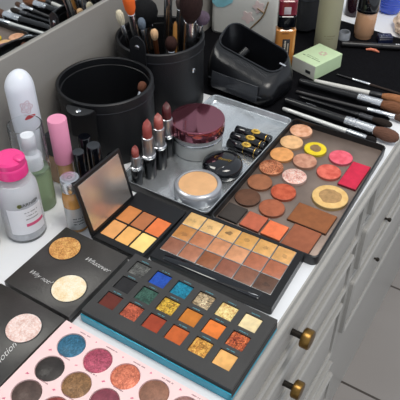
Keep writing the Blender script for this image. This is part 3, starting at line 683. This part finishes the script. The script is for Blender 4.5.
t = thing('foundation_bottle', 'small amber foundation bottle with silver cap beside the mirrored lid', 'bottle', (.3350, .3610, 0))
obj('bottle_body', lathe_bm([(.0095, 0), (.0108, .001), (.0110, .041), (.0100, .0475), (.0075, .0505), (.0070, .053)], 32), mat('amber_foundation', (192, 140, 76), .12, coat=.6, var=.08), t)
lb = obj('label', patch_bm(.0111, FA - 1.3, FA + 1.3, .005, .033, 20), mat('silver_label', (186, 188, 188), .35, .2, var=.03), t); child_label(lb, 'pale label')
b = bmesh.new()
for q in range(3): ticks(b, 0, .004 - q * .0036, 0, .010, .0016, 'x', q + 30)
for v in b.verts: x, y, z = v.co; a = FA + x / .0113; R_ = .0113 + z; v.co = (R_ * math.cos(a), R_ * math.sin(a), .016 + y)
obj('small_print', b, INK, lb)
cb = obj('cap', lathe_bm([(.0094, .0515), (.0098, .0522), (.0098, .0655), (.0092, .0664), (.008, .0665), (0, .0663)], 36), SILVER, t); child_label(cb, 'silver screw cap')
b = place(text_bm('D', .007, 0, .0001), (0, 0, .0664), -PI / 2 + .5); tube(b, [(.0062 * math.cos(a), .0062 * math.sin(a), .0664) for a in [2 * PI * q / 30 for q in range(30)]], .0003, 5, True); obj('cap_emboss', b, mat('dark_emboss', (130, 130, 130), .4, .8), cb)

t = thing('foundation_bottle', 'beige bottle with black cap half hidden behind the pink-capped concealer', 'bottle', (.3845, .4300, 0))
obj('bottle_body', slab_bm(.014, .014, 0, .036, .003, .001), mat('beige_liquid', (186, 150, 118), .2, coat=.5), t)
child_label(obj('cap', slab_bm(.0135, .0135, .037, .064, .003, .001), BLACK, t), 'black cap')
obj('neck', lathe_bm([(.005, .0355), (.005, .0375)], 16), BLACK, t)

def gloss_tube(x, y, r, h, lab, body=BLACK):
    t = thing('gloss_tube', lab, 'tube', (x, y, 0), 0, 'upright black tubes in front of the nearer cup')
    obj('tube_body', lathe_bm([(r * .9, 0), (r, .0008), (r, h * .45), (r * .95, h * .455)], 26), body, t)
    obj('cap', lathe_bm([(r * .95, h * .455), (r * 1.04, h * .46), (r * 1.02, h - .001), (r * .92, h), (r * .4, h - .0003), (0, h - .0003)], 26), GLOSS, t)
gloss_tube(.3745, .3840, .0066, .064, 'shortest black tube, immediately right of the pink cap')
gloss_tube(.4010, .3985, .0070, .062, 'black tube at the back, against the nearer brush cup')
gloss_tube(.3930, .3790, .0076, .063, 'widest black tube, just behind the mirrored lid')
gloss_tube(.4130, .3720, .0064, .040, 'low dark red tube beside the corner of the mirrored lid', mat('dark_red', (74, 20, 24), .25))

# ------------------------------------------------------------------ pouch, bag and things on the mat
t = thing('cosmetic_pouch', 'open black zip pouch standing behind the silver lid', 'pouch', (.6745, .3420, MZ), math.radians(-4))
def ring(wx, wy, r, zf, zb, cx=0, n=8, cy=0):
    return [(p[0], p[1] + cy, (zf + (zb - zf) * (p[0] - cx + wx / 2) / wx)) for p in rr(wx, wy, r, 0, n, cx, 0)]
rd = random.Random(11)
outer = [ring(.062, .094, .016, 0, 0), ring(.074, .106, .018, .005, .005), ring(.076, .109, .020, .020, .020, .001), ring(.070, .107, .020, .036, .038, .004), ring(.054, .102, .018, .044, .054, .010, 8, .003), ring(.044, .098, .016, .046, .0600, .014, 8, .004)]
inner = [ring(.041, .095, .015, .046, .0600, .014, 8, .004), ring(.050, .094, .018, .032, .038, .007, 8, .002), ring(.060, .094, .018, .015, .015), ring(.05, .08, .015, .006, .006)]
b = bmesh.new(); loft(b, outer + inner)
bmesh.ops.subdivide_edges(b, edges=b.edges[:], cuts=1, use_grid_fill=True)
from mathutils import noise
for v in b.verts:
    if v.co.z > .004:
        k_ = noise.noise(v.co * 55) * .0028 + noise.noise(v.co * 120) * .0012
        v.co.z *= 1 + (.20 * v.co.y / .05 if v.co.z > .016 else 0)
        v.co.x += k_; v.co.y += noise.noise(v.co * 50 + Vector((9, 3, 1))) * .002
obj('pouch_body', b, mat('black_pvc', (17, 18, 21), .28, var=.2, scale=50, bump=.3, bscale=120), t, 60)
zp = [(x, y, z * (1 + .20 * y / .05)) for x, y, z in ring(.0425, .0965, .0155, .0468, .0608, .014, 10, .004)]
pw = bmesh.new(); lp_ = []
for q in range(9):
    y = .036 - .072 * q / 8; w_ = math.sin(PI * (q + .6) / 9.2) * .0004
    lp_.append([(-.0392 - w_, y, .009), (-.0400 - w_, y, .018), (-.0372 - w_, y, .0320), (-.0360 - w_, y, .0320), (-.036, y, .018), (-.036, y, .009)])
loft(pw, lp_); child_label(obj('pocket_window', pw, mat('smoky_vinyl', (58, 60, 64), .14, coat=.6, var=.25, scale=45, bump=.3, bscale=90), t), 'shiny smoky clear pocket')
child_label(obj('zip', tube_bm(zp, .0011, 6, True), mat('zip_grey', (58, 60, 64), .35, .6), t), 'dark metal zip')
b = bmesh.new(); slab(b, .004, .010, 0, .0022, .001, .0005); zs = obj('zip_slider', b, SILVER, t); zs.location = (.012, -.0430, .0440); zs.rotation_euler = (.3, .35, .3)
b = tube_bm([(-.0375, .042, .0215), (-.0382, .0, .020), (-.0365, -.042, .017)], .0008, 6); child_label(obj('piping', b, mat('piping', (52, 54, 58), .3), t), 'piped seam')
t = thing('lipstick', 'gold-capped stick lying inside the open black pouch', 'lipstick', (.688, .362, .008))
ax = ((-.014, .012, .016), (.72, -.3, .45))
obj('case', lathe_bm([(.0045, 0), (.005, .001), (.005, .022)], 20, axis=ax), GOLD, t)
obj('cap', lathe_bm([(.0052, .022), (.0054, .0225), (.0054, .036), (.0045, .037)], 20, axis=ax), BLACK, t)

t = thing('gift_bag', 'white printed bag with pale blue corner and brown twig behind the pouch', 'bag', (.826, .4225, MZ), math.radians(4))
b = bmesh.new(); loft(b, [rr(.050, .110, .006, 0, 4), rr(.056, .114, .008, .004, 4), rr(.052, .114, .010, .07, 4), rr(.030, .112, .010, .150, 4, .004), rr(.012, .110, .004, .19, 4, .006)])
bmesh.ops.subdivide_edges(b, edges=[e for e in b.edges if e.calc_length() > .02], cuts=3, use_grid_fill=True)
obj('bag_body', b, mat('bag_white', (212, 212, 206), .45, var=.05, scale=20, bump=.3, bscale=40), t)
def on_bag(y, z):
    return Vector((-.0265 if z < .07 else -.0262 + (z - .07) / .08 * .0155, y, z)) + Vector((-.0012, 0, 0))
b = tube_bm([on_bag(y, z) for y, z in ((-.039, .069), (-.036, .058), (-.034, .050), (-.028, .040), (-.018, .028), (-.010, .018))], .0011, 6)
tube(b, [on_bag(y, z) for y, z in ((-.034, .050), (-.028, .053), (-.022, .056))], .0008, 6)
child_label(obj('twig_print', b, mat('twig_brown', (132, 108, 74), .6), t), 'brown twig print')
def bag_blob(pts, name, m, lab):
    b = bmesh.new(); loft(b, [[on_bag(y, z) + Vector((d, 0, 0)) for y, z in pts] for d in (.0008, .0003)]); child_label(obj(name, b, m, t), lab)
bag_blob([(.054, .050), (.046, .044), (.034, .046), (.020, .056), (.016, .068), (.054, .068)], 'blue_print', mat('pale_blue', (140, 204, 216), .5, var=.1), 'pale blue corner print')
def flower(cy_, cz_, s, k_): return [(cy_ + s * (1 + .22 * math.cos(5 * a + k_)) * math.cos(a), cz_ + s * (1 + .22 * math.cos(5 * a + k_)) * math.sin(a)) for a in [2 * PI * q / 30 for q in range(30)]]
bag_blob(flower(-.024, .0575, .0085, .4), 'flower_print', mat('flower_pink', (226, 206, 202), .5, var=.1), 'pale pink flower print')
bag_blob(flower(-.007, .038, .0090, 1.9), 'flower_print', MATS['flower_pink'], 'pale pink flower print')

t = thing('foundation_bottle', 'rectangular amber foundation bottle with burgundy and black cap beside the pouch', 'bottle', (.7615, .3325, MZ), math.radians(-58))
obj('bottle_body', slab_bm(.0285, .019, 0, .058, .005, .0018, n=6), mat('amber_glass_foundation', (196, 130, 66), .12, coat=.8, var=.06), t)
obj('neck', lathe_bm([(.009, .0575), (.009, .0612)], 24), BLACK, t)
child_label(obj('cap_collar', slab_bm(.0262, .0185, .0605, .078, .005, .0012, n=6), GLOSS, t), 'black lower half of cap')
child_label(obj('cap', slab_bm(.0258, .0182, .078, .100, .005, .0015, n=6), mat('burgundy_cap', (112, 22, 42), .2, coat=.5), t), 'burgundy upper half of cap')
def upright(bm, y): bmesh.ops.transform(bm, matrix=Matrix.Translation((0, y, 0)) @ Matrix.Rotation(PI / 2, 4, 'X'), verts=bm.verts); return bm
b = upright(slab_bm(.0105, .036, 0, .0002, .0005, .00005, .001, .026), -.0095); child_label(obj('label', b, INK, t), 'dark vertical label')
b = bmesh.new()
for q in range(2): ticks(b, -.0006 + q * .0042, .026, .0003, .031 - q * .008, .0030 - q * .001, 'y', q + 60)
child_label(obj('lettering', upright(b, -.0095), mat('pale_print', (214, 200, 180), .6, var=0), t), 'pale vertical lettering')
b = upright(slab_bm(.0095, .0105, 0, .0002, .0004, .00005, -.001, .086), -.0091); obj('sticker', b, mat('sticker_grey', (176, 166, 168), .6), t)
b = bmesh.new(); ticks(b, 0, .0525, 0, .012, .0018, 'x', 71); obj('small_print', upright(b, -.0096), mat('dark_amber_print', (110, 62, 30), .6, var=0), t)

t = thing('soap_box', 'small pale green carton box lying flat in front of frosted bottle', 'box', (.7765, .2855, MZ), math.radians(-17))
GREEN = mat('pale_green_card', (196, 218, 176), .6, var=.03)
obj('carton', slab_bm(.0585, .0435, 0, .0215, .0008, .0005), GREEN, t)
child_label(obj('end_panel', slab_bm(.0003, .0425, .0006, .0208, .0001, .00005, -.02935), mat('pale_cream_card', (218, 216, 204), .6, var=.02), t), 'cream end panel')
b = bmesh.new(); slab(b, .0006, .009, .006, .0105, .0002, .0001, -.0296, -.009); child_label(obj('end_mark', b, INK, t), 'small black mark')
b = bmesh.new()
for q in range(6):
    a = q * PI / 3; slab(b, .0042, .0042, .0215, .02165, .002, .00005, .008 + .0045 * math.cos(a), -.003 + .0045 * math.sin(a), 4)
child_label(obj('flower_print', b, mat('flower_ink', (196, 176, 160), .6, var=0), t), 'faint flower print')
b = place(ticks(bmesh.new(), 0, 0, .0215, .030, .0020, 'y', 5), (-.0145, .0, 0)); ticks(b, -.0105, 0, .0215, .020, .0012, 'y', 6); child_label(obj('lettering', b, mat('green_ink', (96, 116, 84), .6, var=0), t), 'small dark lettering')

t = thing('lotion_bottle', 'tall frosted olive-cream bottle standing behind the green soap box', 'bottle', (.8400, .2990, MZ))
obj('bottle_body', lathe_bm([(.0150, 0), (.0172, .0012), (.0176, .004), (.0176, .120), (.015, .128), (.009, .131), (.008, .138)], 40), mat('frosted_olive', (164, 160, 132), .45, trans=.15, var=.06, scale=12), t)
child_label(obj('cap', lathe_bm([(.0105, .136), (.011, .137), (.011, .158), (.0100, .160), (0, .160)], 30), WHITEP, t), 'white cap')
b = bmesh.new(); ticks(b, 0, 0, 0, .016, .0014, 'x', 44); ticks(b, 0, -.004, 0, .010, .0011, 'x', 45)
for v in b.verts: x, y, z = v.co; a = math.radians(215) + x / .0177; R_ = .0177 + z; v.co = (R_ * math.cos(a), R_ * math.sin(a), .028 + y)
obj('small_print', b, mat('olive_ink', (130, 126, 96), .6, var=0), t)

t = thing('makeup_case', 'dark grey zipped case standing behind the burgundy-capped bottle', 'case', (.8950, .3700, MZ), math.radians(-25))
obj('case_body', slab_bm(.045, .075, 0, .075, .014, .006, n=8), mat('charcoal_cloth', (44, 45, 48), .6, var=.15, scale=80, bump=.4), t)
child_label(obj('zip', tube_bm([(x, y, .055) for x, y, z in rr(.0455, .0755, .014, 0, 8)], .001, 6, True), MATS['zip_grey'], t), 'zip line')

t = thing('perfume_bottle', 'small dark plum glass bottle on the white counter behind the mat', 'bottle', (.9810, .3090, 0))
obj('bottle_body', lathe_bm([(.0125, 0), (.0142, .0012), (.0142, .034), (.011, .041), (.007, .044)], 32), mat('plum_glass', (38, 22, 30), .1, coat=.6), t)
child_label(obj('cap', lathe_bm([(.0075, .0435), (.008, .0445), (.008, .062), (0, .0625)], 26), mat('plum_cap', (92, 50, 72), .25), t), 'plum cap')

t = thing('foundation_bottle', 'beige foundation bottle with tall glossy black cap at the top right', 'bottle', (.9085, .2640, MZ))
obj('bottle_body', lathe_bm([(.0120, 0), (.0135, .0008), (.0145, .006), (.0158, .008), (.0160, .042), (.0150, .045)], 36), mat('beige_foundation', (206, 158, 122), .15, coat=.7, var=.05), t)
child_label(obj('cap', lathe_bm([(.0168, .0440), (.0172, .045), (.0172, .048), (.0168, .0485), (.0168, .082), (.0155, .084), (0, .084)], 36), GLOSS, t), 'glossy black cap')
t = thing('clear_cap', 'small clear plastic cap lying left of the beige foundation bottle', 'cap', (.8840, .2860, MZ))
obj('cap_shell', lathe_bm([(.0085, 0), (.0090, .0006), (.0088, .012), (.0080, .013), (.0074, .0125), (.0078, .001)], 30, cap1=False), mat('hazy_plastic', (196, 200, 206), .2, trans=.6, ior=1.2, var=0), t)
b = lathe_bm([(.0084, .0), (.0084, .0008), (0, .0008)], 26); obj('cap_base', b, mat('hazy_grey', (160, 164, 170), .3), t)
t = thing('eyeshadow_compact', 'tiny navy blue square compact right of the beige foundation bottle', 'compact', (.9115, .2300, MZ), math.radians(-58))
obj('case', slab_bm(.022, .016, 0, .0065, .0015, .0006), mat('navy_plastic', (26, 32, 58), .3), t)
obj('lid', slab_bm(.022, .016, .0068, .0095, .0015, .0006), MATS['navy_plastic'], t)
b = bmesh.new()
for q in range(4): lathe(b, [(.0008, 0), (.0008, .0001), (0, .0001)], 8, cx=-.006 + q * .004, cy=-.002 + (q % 2) * .004)
place(b, (0, 0, .0095)); child_label(obj('printed_dots', b, WHITEP, t), 'pale dots')

t = thing('glass_bowl', 'bright blue ribbed glass bowl at the top right corner', 'bowl', (1.026, .2610, 0))
prof = [(.013, 0), (.0165, .0012), (.0195, .006)]
for q in range(9): z = .006 + q * .0042; prof += [(.0200 + .0009 * q ** .7, z), (.0211 + .0009 * q ** .7, z + .0021)]
prof += [(.0245, .046), (.0225, .046), (.0175, .008), (0, .005)]
obj('bowl_body', lathe_bm(prof, 48), mat('cobalt_glass', (44, 92, 220), .08, trans=.35, coat=.6), t)

b = bmesh.new(); bmesh.ops.create_icosphere(b, subdivisions=4, radius=1)
for v in b.verts:
    q = v.co.normalized(); d = 1 + .45 * noise.noise(q * 2.3 + Vector((4, 1, 7))) + .22 * abs(noise.noise(q * 6))
    v.co = Vector((q.x * .030 * d, q.y * .0165 * d, max(q.z * .015 * d + .011, .0002)))
ts = tag(obj('crumpled_tissue', b, mat('peach_tissue', (232, 206, 182), .9, var=.18, scale=40), loc=(.9620, .2130, ZC + MZ)), 'crumpled cream tissue with peach stains beside the navy compact', 'tissue'); ts.rotation_euler = (0, 0, .5)

t = thing('eyeliner_pencil', 'thick black pencil lying across the mat near the top right', 'pencil', (.8582, .2800, MZ + .0048)); t.rotation_mode = 'QUATERNION'
d = Vector((.8941, .2001, 0)) - Vector((.8582, .2800, 0)); t.rotation_quaternion = d.to_track_quat('Z', 'Y'); L = .125
obj('barrel', lathe_bm([(.0038, 0), (.0046, .0006), (.0047, .06), (.0046, .0605)], 20), mat('pencil_black', (24, 23, 24), .35), t)
obj('cap', lathe_bm([(.0044, .0605), (.0048, .061), (.0048, L - .004), (.0036, L)], 20), MATS['pencil_black'], t)
b = bmesh.new(); ticks(b, 0, 0, 0, .016, .0036, 'x', 12)
for v in b.verts: x, y, z = v.co; a = math.radians(90) + y / .0049; R_ = .0049 + z; v.co = (R_ * math.cos(a), R_ * math.sin(a), .0885 + x)
child_label(obj('lettering', b, WHITEP, t), 'white lettering')

b = bmesh.new()
tube(b, [(-.003, .010, .002), (0, .004, .0028), (.001, -.003, .0024), (-.001, -.010, .0022)], [.0012, .0021, .0022, .0010], 10)
tag(obj('pencil_stub', b, mat('coral_wax', (222, 130, 100), .5, var=.25, scale=200), loc=(.8690, .2330, ZC + MZ)), 'short coral crayon stub lying on the mat in front of the pencil', 'crayon')

GB = 'brushes laid on the black mat'
BZ = MZ + .0052
def mb(p0, p1, hm, hc, lab, rh, rf, rb, fh, ff, shape='dome', rings=False, fmat=None):
    big = max(rh * 1.05, rf * 1.15, 0.0012)
    r_h = max(rh * 1.06, rf * (1.14 if rings else 1.02))
    return brush((p0[0], p0[1], MZ + r_h + .0001), (p1[0], p1[1], MZ + max(r_h, rb) + .0001), hm, 0, hc, lab, GB, rh, rf, rb, fh, ff, shape, rings, fmat=fmat)
mb((.7713, .2512), (.7673, .1400), HB, hair('b1', (60, 50, 46)), 'thin black liner brush farthest back on the mat with silver middle', .0016, .0021, .0016, .22, .45, 'point')
mb((.7345, .2699), (.7470, .1400), HW, hair('b2', (164, 110, 74)), 'white-handled brush with black ferrule on the mat', .0034, .0038, .0062, .60, .73, fmat=BLACK)
bb = mb((.7172, .2854), (.7210, .1360), HB, hair('b3', (124, 82, 58)), 'thick black brush with broad brown hair beside the white-handled one', .0054, .0062, .0078, .57, .79, rings=True)
mb((.6960, .2797), (.7060, .1290), mat('grey_handle', (62, 60, 60), .3), hair('b4', (90, 66, 54)), 'slim dark grey brush with long silver ferrule', .0022, .0036, .0048, .66, .90)
mb((.6840, .2700), (.6830, .1400), HB, hair('b5', (44, 36, 32)), 'slim black brush with ringed ferrule, second from the palette pair', .0024, .0040, .0050, .66, .80, rings=True, fmat=mat('gunmetal_ferrule', (86, 86, 88), .3, .9))
b4 = mb((.6623, .2801), (.6540, .1225), HB, hair('b6', (108, 76, 62)), 'thick black brush with lettered handle and grey-brown hair by the palette', .0054, .0064, .0085, .55, .80, rings=True)
mb((.6470, .2758), (.6385, .1450), WHF, hair('b7', (30, 26, 26)), 'pale silver-handled brush lying along the edge of the magnetic palette', .0030, .0040, .0050, .70, .90)
for par, r, z in ((b4, .0056, .036), (bb, .0056, .050)):
    b = bmesh.new(); ticks(b, 0, 0, 0, .014, .0018, 'x', 21)
    for v in b.verts: x, y, zz = v.co; a = math.radians(60) + y / r; R_ = r + zz; v.co = (R_ * math.cos(a), R_ * math.sin(a), z + x)
    child_label(obj('lettering', b, WHITEP, par), 'white handle lettering')
